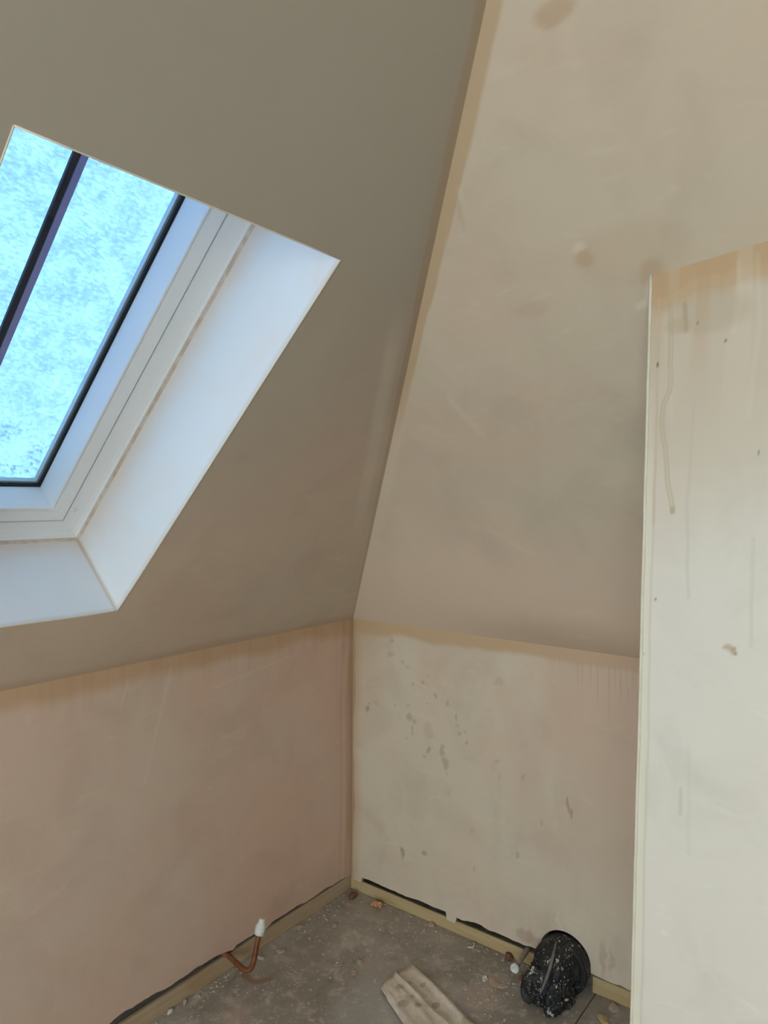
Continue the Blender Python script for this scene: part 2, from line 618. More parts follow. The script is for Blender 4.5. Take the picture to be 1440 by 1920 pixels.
def paint_partition(y, z):
    p = Paint(y, z)
    nz = nfbm(y * 2, z * 2, 3.0, 1)
    wet = z + (nz - .5) * .2
    p.over(sstep(1.28, 1.62, wet) * .8, (.61, .53, .42))  # upper part darkened in the colour: damp stain plus painted shade
    p.over(sstep(1.45, 1.455, z + (nz - .5) * .008) * .12, (.58, .48, .36))
    top = (1.751 - .105 * (y + 1.238)) - z
    t2 = top + (nfbm(y * 4, z * 3, 3.0, 2, 3) - .5) * .05
    p.over(sstep(.062, .028, t2) * .8, (.53, .345, .185))
    p.over(sstep(.010, .004, np.abs(t2 - .028)) * .3, (.66, .50, .33))
    st = nfbm(y * 24, z * .7, 2.0, 3, 2)
    p.over(sstep(.25, .02, top) * sstep(.54, .64, st) * .4, (.52, .36, .22))
    p.over(sstep(.38, .05, top) * sstep(.42, .34, st) * .2, (.76, .70, .58))
    n, d0 = (1.0, -.0958, 0.0), -.752 + .0958 * 1.238

    def P(px):
        q = on_plane(px, n, d0)
        return (q.y, q.z)
    p.warp(.004, 24.0)
    d = p.path([P(q) for q in ((1258, 545), (1257, 720), (1255, 735), (1243, 760), (1240, 790), (1247, 842), (1252, 900), (1261, 958))])
    p.over((sstep(.0048, .003, d) - sstep(.0026, .001, d) * .6) * .55, (.50, .39, .25))
    p.over(sstep(.0055, .0025, p.seg(P((1261, 955)), P((1261, 961)))) * .6, (.42, .34, .22))
    for path, s, w, c in (([(1285, 570), (1285, 618)], .55, .005, (.42, .29, .18)), ([(1236, 560), (1234, 680), (1229, 800), (1225, 980)], .45, .004, (.58, .47, .34)),
                          ([(1300, 760), (1293, 880), (1288, 940), (1290, 1120)], .3, .004, (.55, .50, .44)),
                          ([(1385, 490), (1388, 560), (1376, 620)], .16, .005, (.78, .72, .6)), ([(1420, 480), (1424, 600), (1404, 780)], .15, .005, (.78, .73, .62)),
                          ([(1413, 1010), (1408, 1210)], .3, .004, (.56, .53, .46)), ([(1291, 1400), (1290, 1600)], .2, .004, (.56, .54, .5)),
                          ([(1276, 1480), (1275, 1525)], .35, .004, (.52, .47, .43))):
        p.over(sstep(w, w * .4, p.path([P(q) for q in path])) * s, c)
    for px, ry, rz, s, c in (((1367, 1214), .009, .004, .75, (.47, .36, .24)), ((1375, 1219), .004, .006, .75, (.47, .36, .24)), ((1379, 1226), .002, .002, .9, (.3, .2, .1)),
                             ((1233, 685), .002, .004, .9, (.2, .14, .09)), ((1308, 604), .002, .0024, .8, (.2, .14, .09)), ((1361, 637), .002, .0024, .8, (.2, .14, .09)),
                             ((1422, 849), .002, .0025, .8, (.2, .14, .09)), ((1230, 1124), .002, .002, .8, (.25, .2, .15)), ((1207, 1226), .002, .002, .8, (.25, .2, .15)),
                             ((1246, 1750), .006, .004, .5, (.82, .82, .78)), ((1236, 1716), .006, .002, .4, (.82, .82, .78)), ((1224, 1610), .002, .002, .6, (.84, .84, .8)),
                             ((1330, 585), .06, .03, .3, (.46, .36, .24)), ((1270, 612), .02, .012, .3, (.46, .36, .24))):
        p.over(p.ell(P(px), (ry, rz)) * s, c)
    eg = -1.217 - .0119 * z - y
    en = eg + (nfbm(y, z * 1.5, 5.0, 8, 3) - .5) * .008
    p.over(sstep(.014, .009, en) * sstep(1.62, 1.30, z) * .6, (.76, .73, .60))
    p.over(sstep(.003, .0012, np.abs(en - .014)) * sstep(1.7, 1.3, z) * .3, (.50, .45, .33))
    return p


def paint_floor(x, y):
    p = Paint(x, y)
    p.warp(.05, 14.0)
    for px, ru, rv, s, c in (((705, 1702), .06, .05, .3, (.5, .39, .3)), ((800, 1895), .12, .10, .35, (.50, .50, .49)), ((700, 1885), .13, .09, .4, (.52, .52, .51)),
                             ((905, 1870), .05, .05, .45, (.58, .47, .385)), ((445, 1900), .05, .03, .4, (.55, .41, .33)), ((930, 1838), .05, .03, .4, (.60, .52, .45)),
                             ((1000, 1760), .05, .1, .3, (.44, .35, .28)), ((1120, 1880), .05, .05, .35, (.33, .265, .2)), ((560, 1790), .16, .05, .3, (.28, .245, .2))):
        P = floor_at(px)
        p.over(p.ell((P.x, P.y), (ru, rv)) * s, c)
    p.warp(.012, 30.0)
    F = [(q.x, q.y) for q in map(floor_at, ((440, 1806), (455, 1822), (468, 1838), (485, 1842), (502, 1836), (525, 1818)))]
    p.over(sstep(.014, .006, p.path(F[:5])) * .65, (.30, .15, .09))
    p.over(sstep(.014, .004, p.path(F[4:])) * .3, (.30, .15, .09))
    return p


def warp(g, u, v, amt, sc, seed=0.0):
    x, y, z = g.pos()
    vec = g.vec(x + seed, y, z)
    vec2 = g.vec(x, y + 7.3 + seed, z + 3.1)
    return u + (g.noise(vec, sc, 3.0) - 0.5) * amt, v + (g.noise(vec2, sc, 3.0) - 0.5) * amt


def mat_reveal():
    g = G('plaster_reveal_white', 0.6, 0.35)
    x, y, z = g.pos()
    big = g.noise(g.vec(x, y, z), 4.0, 4.0, 0.6, 0.5)
    col = g.mix(g.sm(0.3, 0.6, big), (0.81, 0.78, 0.765), (0.79, 0.82, 0.84))
    d = (y - WB.y) * N_L.y + (z - WB.z) * N_L.z                       # depth into the wall
    j = (y - WB.y) * UP_L.y + (z - WB.z) * UP_L.z                     # along the slope
    i = WB.x - x
    nz = g.noise(g.vec(x * 2, y * 2, z * 2), 6.0, 4.0, 0.6)
    col = g.mix(g.sm(0.14, 0.225, d + (nz - .5) * .06) * 0.5, col, (0.80, 0.60, 0.46))
    col = g.mix(g.sm(0.202, 0.213, d + (nz - .5) * .012) * 0.7, col, (0.47, 0.27, 0.16))
    cr = (i.max(j) - d * 0.065) + (nz - .5) * 0.006
    col = g.mix(g.sm(0.011, 0.002, cr) * 0.45, col, (0.62, 0.42, 0.26))
    col = g.mix(g.sm(0.012, 0.004, d + (nz - .5) * .006) * 0.35, col, (0.68, 0.52, 0.36))
    return g.done(col)


def simple(name, c, rough=0.5, spec=0.4, metal=0.0, var=0.0, vs=20.0, c2=None):
    g = G(name, rough, spec)
    g.b.inputs['Metallic'].default_value = metal
    x, y, z = g.pos()
    f = g.noise(g.vec(x, y, z), vs, 4.0, 0.6)
    c2 = c2 or tuple(k * 0.7 for k in c)
    return g.done(g.mix(g.sm(0.35, 0.7, f) * var, c, c2))


def mat_wood(name, a, b, axis):
    g = G(name, 0.65, 0.25)
    x, y, z = g.pos()
    s = [14.0, 14.0, 14.0]
    s[axis] = 0.9
    w = g.noise(g.vec(x * s[0], y * s[1], z * s[2] * 2.0), 3.0, 4.0, 0.6, 1.2)
    col = g.mix(g.sm(0.35, 0.68, w), a, b)
    kn = g.noise(g.vec(x * (2 if axis == 0 else 6), y * (2 if axis == 1 else 6), z * 9), 2.0, 2.0)
    col = g.mix(g.sm(0.60, 0.72, kn) * 0.5, col, (0.42, 0.27, 0.13))
    du = g.noise(g.vec(x, y, z), 9.0, 5.0, 0.65)
    col = g.mix(g.sm(0.5, 0.8, du) * 0.45, col, (0.55, 0.45, 0.35))
    g.bump(w, 0.15, 0.003)
    return g.done(col)


def mat_floor():
    g = G('dusty_grey_floor', 0.55, 0.35)
    x, y, z = g.pos()
    v = g.vec(x, y, z)
    big = g.noise(v, 2.6, 4.0, 0.6, 0.5)
    col = g.mix(g.sm(0.3, 0.7, big), (0.32, 0.29, 0.25), (0.48, 0.45, 0.405))
    mid = g.noise(v, 14.0, 6.0, 0.7, 0.4)
    col = g.mix(g.sm(0.50, 0.68, mid) * 0.75, col, (0.60, 0.55, 0.485))
    blot = g.noise(g.vec(x + 3.0, y, z), 34.0, 4.0, 0.65, 0.3)
    col = g.mix(g.sm(0.57, 0.66, blot) * 0.6, col, (0.64, 0.585, 0.51))
    col = g.mix(g.sm(0.46, 0.30, mid) * 0.5, col, (0.185, 0.165, 0.14))
    fine = g.noise(v, 75.0, 4.0, 0.7)
    col = g.mix(g.sm(0.58, 0.74, fine) * 0.6, col, (0.66, 0.60, 0.52))
    vo = g.voronoi(g.vec(x, y, z), 46.0)
    pick = g.noise(v, 30.0, 1.0)
    col = g.mix(g.sm(0.24, 0.14, vo) * g.sm(0.53, 0.6, pick) * 0.8, col, (0.68, 0.62, 0.54))
    a = g.n('ShaderNodeAttribute')
    a.attribute_name = 'stain_shade'
    col = g.mix(a.outputs['Alpha'], col, (0, 0, 0))
    col = g.mix(1.0, col, a.outputs['Color'], 'ADD')
    g.bump(mid * 0.5 + fine * 0.3, 0.5, 0.004)
    ro = g.sm(0.3, 0.75, big) * -0.12 + 0.62
    return g.done(col, ro)


def mat_pane():
    """wet snow and ice lying on clear glass: it lets light through unevenly"""
    g = G('icy_glass')
    t = g.t
    x, y, z = g.pos()
    i = WB.x - x
    j = (y - WB.y) * UP_L.y + (z - WB.z) * UP_L.z
    v = g.vec(i, j, 0.0)
    big = g.noise(v, 20.0, 4.0, 0.6, 0.2)
    mid = g.noise(g.vec(i, j * 2.2, 2.0), 85.0, 4.0, 0.72, 0.0)
    fine = g.noise(g.vec(i, j * 2.0, 5.0), 230.0, 3.0, 0.65, 0.0)
    f = g.sm(0.40, 0.60, big) * 0.5 + g.sm(0.42, 0.58, mid) * 0.5
    tint = g.mix(f, (0.215, 0.305, 0.440), (0.300, 0.425, 0.570))
    tint = g.mix(g.sm(0.52, 0.62, fine) * g.sm(0.44, 0.56, mid) * 0.7, tint, (0.345, 0.465, 0.580))
    # melting out towards the bottom: whiter, with clear gaps between the grains
    low = g.sm(0.40, 0.18, j + (big - .5) * .25)
    tint = g.mix(low * 0.5, tint, (0.300, 0.410, 0.500))
    # dark raised edges of the ice grains
    grain = g.noise(g.vec(i, j * 1.8, 11.0), 125.0, 2.0, 0.55, 0.6)
    brk = g.noise(g.vec(i, j * 1.8, 14.0), 90.0, 2.0, 0.5)
    rid = g.sm(0.050, 0.005, g.math('ABSOLUTE', grain - 0.5)) * g.sm(0.44, 0.58, brk)
    tint = g.mix(rid * 0.8, tint, (0.190, 0.285, 0.340))
    gap = g.noise(g.vec(i, j * 1.6, 9.0), 95.0, 3.0, 0.6, 0.5)
    reg = g.noise(g.vec(i, j, 3.0), 18.0, 3.0, 0.6)
    tint = g.mix(low * g.sm(0.53, 0.58, gap) * g.sm(0.40, 0.56, reg) * 0.9, tint, (0.150, 0.225, 0.260))
    tr = g.n('ShaderNodeBsdfTransparent')
    g.put(tr.inputs[0], tint)
    tl = g.n('ShaderNodeBsdfTranslucent')
    g.put(tl.inputs[0], (0.45, 0.72, 0.95))
    gl = g.n('ShaderNodeBsdfGlossy')
    gl.inputs['Roughness'].default_value = 0.08
    m1 = g.n('ShaderNodeMixShader')
    m1.inputs[0].default_value = 0.08
    t.links.new(tr.outputs[0], m1.inputs[1])
    t.links.new(tl.outputs[0], m1.inputs[2])
    m2 = g.n('ShaderNodeMixShader')
    m2.inputs[0].default_value = 0.03
    t.links.new(m1.outputs[0], m2.inputs[1])
    t.links.new(gl.outputs[0], m2.inputs[2])
    t.nodes.remove(g.b)
    t.links.new(m2.outputs[0], t.nodes['Material Output'].inputs[0])
    return g.m


def mat_clear():
    g = G('clear_glass')
    t = g.t
    tr = g.n('ShaderNodeBsdfTransparent')
    g.put(tr.inputs[0], (0.92, 0.95, 0.95))
    gl = g.n('ShaderNodeBsdfGlossy')
    gl.inputs['Roughness'].default_value = 0.02
    m = g.n('ShaderNodeMixShader')
    m.inputs[0].default_value = 0.04
    t.links.new(tr.outputs[0], m.inputs[1])
    t.links.new(gl.outputs[0], m.inputs[2])
    t.nodes.remove(g.b)
    t.links.new(m.outputs[0], t.nodes['Material Output'].inputs[0])
    return g.m


def mat_black():
    g = G('black_plastic_splashed', 0.55, 0.35)
    x, y, z = g.pos()
    v = g.vec(x, y, z)
    d = g.noise(v, 22.0, 4.0, 0.6)
    col = g.mix(g.sm(0.4, 0.75, d) * 0.6, (0.013, 0.015, 0.019), (0.065, 0.06, 0.054))
    vo = g.voronoi(v, 150.0)
    pk = g.noise(v, 38.0, 3.0, 0.6)
    col = g.mix(g.sm(0.34, 0.20, vo) * g.sm(0.52, 0.60, pk), col, (0.52, 0.48, 0.42))
    bl = g.noise(v, 62.0, 3.0, 0.55)
    pk2 = g.noise(g.vec(x + 4.0, y, z), 13.0, 2.0)
    col = g.mix(g.sm(0.615, 0.65, bl) * g.sm(0.45, 0.55, pk2) * 0.9, col, (0.56, 0.52, 0.46))
    return g.done(col)


M = dict(
    wl=plaster('plaster_knee_wall_pink', (0.655, 0.47, 0.375), (0.63, 0.515, 0.42), 3.0, 1.5, 0.05),
    wr=plaster('plaster_knee_wall_grey', (0.74, 0.60, 0.48), (0.715, 0.645, 0.525), 11.0, 1.9, -0.06),
    cl=plaster('plaster_slope_dull', (0.60, 0.46, 0.365), (0.56, 0.485, 0.385), 21.0, 1.3, -0.02, 0.7),
    cr=plaster('plaster_slope_light', (0.61, 0.50, 0.395), (0.585, 0.525, 0.41), 31.0, 1.6, -0.03),
    pt=plaster('plaster_partition_dry', (0.755, 0.69, 0.62), (0.755, 0.725, 0.655), 41.0, 1.4, -0.04, 0.55),
    rv=mat_reveal(),
    fl=mat_floor(), pane=mat_pane(), clear=mat_clear(), black=mat_black(),
    back=simple('plaster_plain', (0.56, 0.49, 0.40), 0.7, 0.3, 0, 0.4, 2.0, (0.50, 0.42, 0.34)),
    roof=simple('roofing_felt', (0.06, 0.055, 0.05), 0.9, 0.2, 0, 0.4),
    white=simple('white_lacquer', (0.86, 0.87, 0.87), 0.28, 0.5, 0, 0.06, 6.0),
    lip=simple('cream_sealant', (0.70, 0.62, 0.54), 0.6, 0.3, 0, 0.8, 30.0, (0.52, 0.37, 0.26)),
    gasket=simple('black_rubber', (0.012, 0.016, 0.02), 0.5, 0.3),
    spacer=simple('spacer_alloy', (0.74, 0.79, 0.82), 0.35, 0.5, 0.1, 0.3, 30.0),
    bar=simple('violet_grey_bar_paint', (0.50, 0.49, 1.0), 0.5, 0.4, 0, 0.4, 30.0, (0.38, 0.36, 0.82)),
    bardark=simple('dark_bar_side', (0.035, 0.042, 0.065), 0.6, 0.3, 0, 0.5, 60.0),
    bead=simple('pale_bead', (0.74, 0.71, 0.62), 0.5, 0.35, 0, 0.5, 30.0, (0.62, 0.55, 0.43)),
    woodl=mat_wood('softwood_shaded', (0.50, 0.39, 0.26), (0.43, 0.33, 0.215), 0),  # same softwood, darker because shade is put into its colour
    woodr=mat_wood('softwood_fresh', (0.60, 0.49, 0.28), (0.52, 0.39, 0.20), 1),
    copper=simple('tarnished_copper', (0.27, 0.105, 0.045), 0.5, 0.45, 0.3, 0.8, 35.0, (0.15, 0.055, 0.022)),
    cap=simple('white_nylon', (0.80, 0.82, 0.81), 0.4, 0.45, 0, 0.1, 40.0),
    oldpipe=simple('plaster_smeared_pipe', (0.36, 0.32, 0.27), 0.6, 0.35, 0, 0.8, 60.0, (0.24, 0.19, 0.15)),
    chip=simple('plaster_crumb', (0.56, 0.49, 0.41), 0.85, 0.2, 0, 0.6, 90.0, (0.40, 0.33, 0.27)),
    chipw=simple('white_crumb', (0.70, 0.68, 0.62), 0.8, 0.2, 0, 0.4, 90.0, (0.5, 0.45, 0.4)),
    chipp=simple('pink_plaster_crumb', (0.58, 0.43, 0.33), 0.85, 0.2, 0, 0.5, 90.0, (0.4, 0.28, 0.2)),
    orange=simple('orange_crumb', (0.78, 0.42, 0.24), 0.85, 0.2, 0, 0.8, 120.0, (0.5, 0.24, 0.13)),
    brown=simple('red_brown_clay', (0.23, 0.105, 0.065), 0.8, 0.2, 0, 0.6, 60.0, (0.14, 0.075, 0.045)),
    cord=simple('grey_cord', (0.22, 0.21, 0.19), 0.7, 0.3, 0, 0.6, 90.0, (0.09, 0.08, 0.075)),
)


def mat_paper():
    g = G('dusty_paper', 0.75, 0.25)
    x, y, z = g.pos()
    v = g.vec(x, y, z)
    a = g.noise(v, 12.0, 5.0, 0.65, 0.5)
    col = g.mix(g.sm(0.35, 0.65, a), (0.82, 0.76, 0.66), (0.68, 0.60, 0.50))
    b = g.noise(v, 60.0, 4.0, 0.7)
    cd = g.noise(v, 28.0, 5.0, 0.7, 0.4)
    col = g.mix(g.sm(0.45, 0.62, cd) * 0.5, col, (0.60, 0.53, 0.44))
    col = g.mix(g.sm(0.55, 0.75, b) * 0.4, col, (0.82, 0.77, 0.68))
    u, w = warp(g, x, y, 0.022, 45.0)
    for px, ru, rv in (((748, 1850), .012, .011), ((793, 1841), .010, .009), ((817, 1879), .013, .013), ((784, 1886), .010, .009), ((773, 1866), .007, .008), ((766, 1838), .006, .010), ((757, 1880), .018, .014), ((875, 1912), .012, .012)):
        P = floor_at(px, 0.012)
        col = g.mix(g.ell(u, w, (P.x, P.y), (ru, rv)) * 0.55, col, (0.36, 0.265, 0.17))
    g.bump(a, 0.4, 0.006)
    return g.done(col)


M['paper'] = mat_paper()

# ------------------------------------------------------------------ room shell
rnd = random.Random(7)
fl = box('floor', (XB - 0.2, YB - 0.1, -0.05), (1.5, 1.5, -0.018), M['roof'])
struct(fl, 'grey dusty sheet floor strewn with plaster crumbs', 'floor')
JY = -0.881                                                     # joint between two floor sheets


def sheet_floor(xs, ys, z):
    X, Y = np.meshgrid(xs, ys, indexing='ij')
    Z = np.full_like(X, z)
    x0, x1, y0, y1 = xs[0], xs[-1], ys[0], ys[-1]
    c = [(x0, y0, z), (x1, y0, z), (x1, y1, z), (x0, y1, z)]
    d = [(a, b, -.018) for a, b, _ in c]
    return grid_obj('floor_sheet', np.stack([X, Y, Z], -1), M['fl'], paint_floor(X, Y), None,
                    (c + d, [(0, 4, 5, 1), (1, 5, 6, 2), (2, 6, 7, 3), (3, 7, 4, 0)]), fl)


sheet_floor(spaced((XB - .15, -.95, 10), (-.95, .02, 170), (.02, .3, 4)), spaced((JY + .0012, .02, 160), (.02, .3, 4)), 0.0)
sheet_floor(spaced((XB - .15, -.5, 10), (-.5, .02, 90), (.02, .3, 4)), spaced((YB - .05, -1.2, 10), (-1.2, JY - .0012, 60)), -.0006)


def interp(tab, s):
    return np.interp(s, [a for a, b in tab], [b for a, b in tab])


def f1(s, sc, seed):
    """small ragged noise along an edge, around 0"""
    return (nfbm(np.asarray(s, float), np.zeros_like(s), sc, seed, 4) - .5) * 2


def wavy(u, v, amp, sc, seed, fade):
    return (nfbm(u, v, sc, seed, 3) - .5) * 2 * amp * fade


def knee(name, S, zbot, axis, mat, paintf, ztop=K):
    """board standing on a ragged lower edge; S runs from the room corner outwards, axis 0: along -x at y=0, 1: along -y at x=0"""
    rows = np.concatenate([np.linspace(0, .25, 70), np.linspace(.25, .85, 120)[1:], np.linspace(.85, 1, 45)[1:]])
    Z = zbot[:, None] + (ztop - zbot)[:, None] * rows[None, :]
    SS = np.repeat(S[:, None], len(rows), 1)
    fade = np.minimum(1, np.minimum(SS / .06, (ztop - Z) / .06))
    off = wavy(SS, Z, .0022, 4.0, 5 + axis, np.clip(fade, 0, 1))
    if axis == 0:
        XYZ = np.stack([-SS, off, Z], -1)
        paint = paintf(-SS, Z)
        th = np.array((0, PB - .0015, 0))
    else:
        XYZ = np.stack([off, -SS, Z], -1)
        paint = paintf(-SS, Z)
        th = np.array((PB - .0015, 0, 0))
    b = XYZ[:, 0]
    t = XYZ[:, -1]
    n = len(S)
    ev = list(b) + list(b + th) + list(t + th)
    ef = [(i, i + 1, n + i + 1, n + i) for i in range(n - 1)] + [(n + i, n + i + 1, 2 * n + i + 1, 2 * n + i) for i in range(n - 1)]
    return grid_obj(name, XYZ, mat, paint, None, (ev, ef))


# knee wall under the skylight slope: ragged lower edge above the sole plate
lt = [(0, .060), (.02, .063), (.06, .066), (.12, .067), (.30, .069), (.39, .071), (.43, .062), (.45, .071), (.53, .072), (.545, .063), (.562, .070), (.60, .077), (.75, .079), (.90, .084), (4, .085)]
S = spaced((0, 1.3, 420), (1.3, -XB, 20))
wl = knee('wall_left', S, interp(lt, S) + f1(S, 22, 3) * .006, 0, M['wl'], paint_wall_left)
struct(wl, 'low pinkish plastered knee wall under the skylight slope', 'wall')

# knee wall beside it, notched around the black wrapped pipe
HY, HZ, HR = -0.795, 0.075, 0.0768
rt = [(0, .046), (.042, .046), (.046, .067), (.12, .067), (.26, .062), (.30, .065), (.392, .065), (.396, .042), (.428, .0415), (.432, .063), (.52, .070), (.62, .064), (.66, .066), (.70, .066), (.72, .07),
      (.874, .061), (1.24, .055)]
S = spaced((0, .70, 300), (.70, .88, 180), (.88, 1.24, 90))
zb = interp(rt, S) + f1(S, 26, 9) * np.where((S > .05), .006, 0.001)
ar = np.abs(S + HY)
zb = np.where(ar < HR, np.maximum(zb, HZ + np.sqrt(np.maximum(0, HR ** 2 - ar ** 2))), zb)
wr = knee('wall_right', S, zb, 1, M['wr'], paint_wall_right)
struct(wr, 'low plastered knee wall with brown splashes behind the wrapped pipe', 'wall')

# timber sole plates below the boards
for nm, p0, p1, mt, lab in (
        ('baseboard_left', (XB, PB, 0.0005), (PB + .02, PB + .010, .049), 'woodl', 'long timber sole plate coloured darker for shade under the skylight side knee wall'),
        ('baseboard_right', (PB, -.70, 0.0005), (PB + .007, PB - .0004, .0395), 'woodr', 'fresh softwood sole plate running from the corner to the wrapped pipe'),
        ('baseboard_right', (PB, -1.30, 0.0005), (PB + .012, -.872, .047), 'woodr', 'short softwood sole plate between wrapped pipe and partition')):
    struct(box(nm, p0, p1, M[mt], None, 0.0015), lab, 'timber')

# slopes
zt_h = hip(ZT)
win_loop = [WB, WB + Vector((-WW, 0, 0)), WB + Vector((-WW, 0, 0)) + UP_L * WH, WB + UP_L * WH]
ZW0, ZW1 = WB.z, WB.z + UP_L.z * WH
zs = spaced((K, ZW0, 30), (ZW0, ZW1, 110), (ZW1, ZT, 70))
hx_ = -(zs - K) / TB
b2 = np.minimum(WB.x, hx_ - .2)
b1 = np.minimum(WB.x - WW, b2 - .3)
n1, n2, n3 = 30, 40, 150
X = np.zeros((n1 + n2 + n3 + 1, len(zs)))
for q in range(len(zs)):
    t3 = np.linspace(0, 1, n3 + 1)[1:]
    t3 = 1 - (1 - t3) ** 1.6                                   # finer towards the hip
    X[:, q] = np.concatenate([np.linspace(XB, b1[q], n1 + 1), np.linspace(b1[q], b2[q], n2 + 1)[1:], b2[q] + (hx_[q] - b2[q]) * t3])
Z = np.repeat(zs[None, :], X.shape[0], 0)
dwin = np.maximum(np.maximum(WB.x - WW - X, X - WB.x), np.maximum(ZW0 - Z, Z - ZW1))
fade = np.clip(np.minimum(np.minimum(np.abs(hx_[None, :] - X) / .06, (Z - K) / .06), np.maximum(dwin, 0) / .06), 0, 1)
off = wavy(X, Z, .0025, 3.0, 31, fade)
Y = -(Z - K) / TA
XYZ = np.stack([X, Y + off * N_L.y, Z + off * N_L.z], -1)
skip = np.zeros((X.shape[0] - 1, X.shape[1] - 1), bool)
r0 = int(np.argmin(np.abs(zs - ZW0)))
r1 = int(np.argmin(np.abs(zs - ZW1)))
skip[n1:n1 + n2, r0:r1] = True
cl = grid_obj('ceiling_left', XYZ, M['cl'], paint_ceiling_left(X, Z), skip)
struct(cl, 'sloping plastered ceiling pierced by the skylight', 'ceiling')

zs = spaced((K, ZT, 360))
hy_ = -(zs - K) / TA
tt = np.concatenate([np.linspace(0, .6, 320), np.linspace(.6, 1, 20)[1:]])
Y = hy_[None, :] + (YB - hy_)[None, :] * tt[:, None]
Z = np.repeat(zs[None, :], len(tt), 0)
fade = np.clip(np.minimum((hy_[None, :] - Y) / .06, (Z - K) / .06), 0, 1) * np.clip(np.abs(Y + 1.24) / .05 + np.clip((1.6 - Z) / .1, 0, 1), 0, 1)
fade = np.where(Y < -1.2, np.clip(fade, 0, .25), fade)
off = wavy(Y, Z, .0030, 3.0, 37, fade)
XYZ = np.stack([-(Z - K) / TB + off * N_R.x, Y, Z + off * N_R.z], -1)
cr = grid_obj('ceiling_right', XYZ, M['cr'], paint_ceiling_right(Y, Z))
struct(cr, 'sloping plastered ceiling above the splashed knee wall and partition', 'ceiling')
ce = slab('ceiling', [zt_h, Vector((XB, zt_h.y, ZT)), Vector((XB, YB, ZT)), Vector((zt_h.x, YB, ZT))], Vector((0, 0, .0125)), M['back'])
struct(ce, 'flat plastered ceiling above both slopes', 'ceiling')

# outer roof skin that keeps the daylight out of the voids
od = 0.345
WHF = WH + 0.235                                               # the frame reaches further up than the opening below its level head
hole = [WB + Vector((-i, 0, 0)) + UP_L * j + N_L * od for i, j in ((0.05, 0.05), (WW - .05, 0.05), (WW - .05, WHF - .05), (0.05, WHF - .05))]
za = -0.05
hx = lambda z: -(z - K) / TB + od / math.sin(BE)
hy = lambda z: -(z - K) / TA + od / math.sin(AL)
zr = ZT + 0.3
r1_ = slab('roof_left', [Vector((hx(za), hy(za), za)), Vector((hx(zr), hy(zr), zr)), Vector((XB - .2, hy(zr), zr)), Vector((XB - .2, hy(za), za))], N_L * 0.02, M['roof'], hole)
r2_ = slab('roof_right', [Vector((hx(za), hy(za), za)), Vector((hx(zr), hy(zr), zr)), Vector((hx(zr), YB - .1, zr)), Vector((hx(za), YB - .1, za))], N_R * 0.02, M['roof'])
r3_ = slab('roof_top', [Vector((hx(zr), hy(zr), zr)), Vector((XB - .2, hy(zr), zr)), Vector((XB - .2, YB - .1, zr)), Vector((hx(zr), YB - .1, zr))], Vector((0, 0, .02)), M['roof'])
for r_, lab in ((r1_, 'roof skin behind the skylight slope'), (r2_, 'roof skin behind the partition slope'), (r3_, 'roof skin above the flat ceiling')):
    struct(r_, lab, 'roof')

# partition box standing out from the far slope
slx = lambda x: K - TB * x + 0.004
fx = lambda y: -0.752 + 0.0958 * (y + 1.238)
ys0 = spaced((-1.217, -1.30, 50), (-1.30, -1.52, 110), (-1.52, YB, 10))
tz = spaced((0, 1, 430))
eY = -1.217 - .021 * tz[None, :]                                # the free edge leans a little
w_ = (ys0 + 1.217)[:, None] / (YB + 1.217)
Y = eY * (1 - w_) + YB * w_
Xf = fx(Y)
Z = tz[None, :] * slx(Xf)
fade = np.clip(np.minimum((eY - Y) / .05, (slx(Xf) - Z) / .08), 0, 1)
off = wavy(Y, Z, .0020, 3.0, 41, fade)
XYZ = np.stack([Xf + off, Y, Z], -1)
a0, a1 = XYZ[0, 0], XYZ[0, -1]
ev = [a0, a1, (-.002, -1.217, 0), (-.002, -1.238, slx(-.002))]
pt = grid_obj('wall_partition', XYZ, M['pt'], paint_partition(Y, Z), None, (ev, [(0, 1, 3, 2)]))
struct(pt, 'pale dry plastered partition with drips and a sharp corner', 'wall')
bp = []
for k in range(61):
    t = k / 60
    p = Vector(a0).lerp(Vector(a1), t) + Vector((-0.0002, 0.0004, 0))
    bp.append(p + Vector((float(f1([t], 40, 2)[0]) * .0005, float(f1([t], 30, 5)[0]) * .0010, 0)))
tube('corner_bead', bp, 0.0026, M['bead'], pt, 8)

# walls behind the camera, with an unseen window added to light the room
wbk = slab('wall_back', [Vector((XB, .05, 0)), Vector((XB, .05, K)), Vector((XB, zt_h.y, ZT)), Vector((XB, YB, ZT)), Vector((XB, YB, 0))], Vector((-.1, 0, 0)), M['back'],
           [Vector((XB, W2['y0'], W2['z0'])), Vector((XB, W2['y1'], W2['z0'])), Vector((XB, W2['y1'], W2['z1'])), Vector((XB, W2['y0'], W2['z1']))])
struct(wbk, 'plastered gable wall behind the camera', 'wall')
wsd = box('wall_side', (XB - .1, YB - .1, 0), (0.2, YB, ZT), M['back'])
struct(wsd, 'plastered side wall behind the camera', 'wall')
w2 = empty('added_window', (XB - .06, (W2['y0'] + W2['y1']) / 2, W2['z0']))
struct(w2, 'wide unseen gable window added behind the camera for daylight', 'window')


def pbox(name, p0, p1, mat, parent, bevel=0.0):
    o = box(name, p0, p1, mat, None, bevel)
    o.parent = parent
    o.matrix_parent_inverse = Matrix.Translation(-parent.location)
    return o


def adopt(o, parent):
    o.parent = parent
    o.matrix_parent_inverse = Matrix.Translation(-parent.location)
    return o


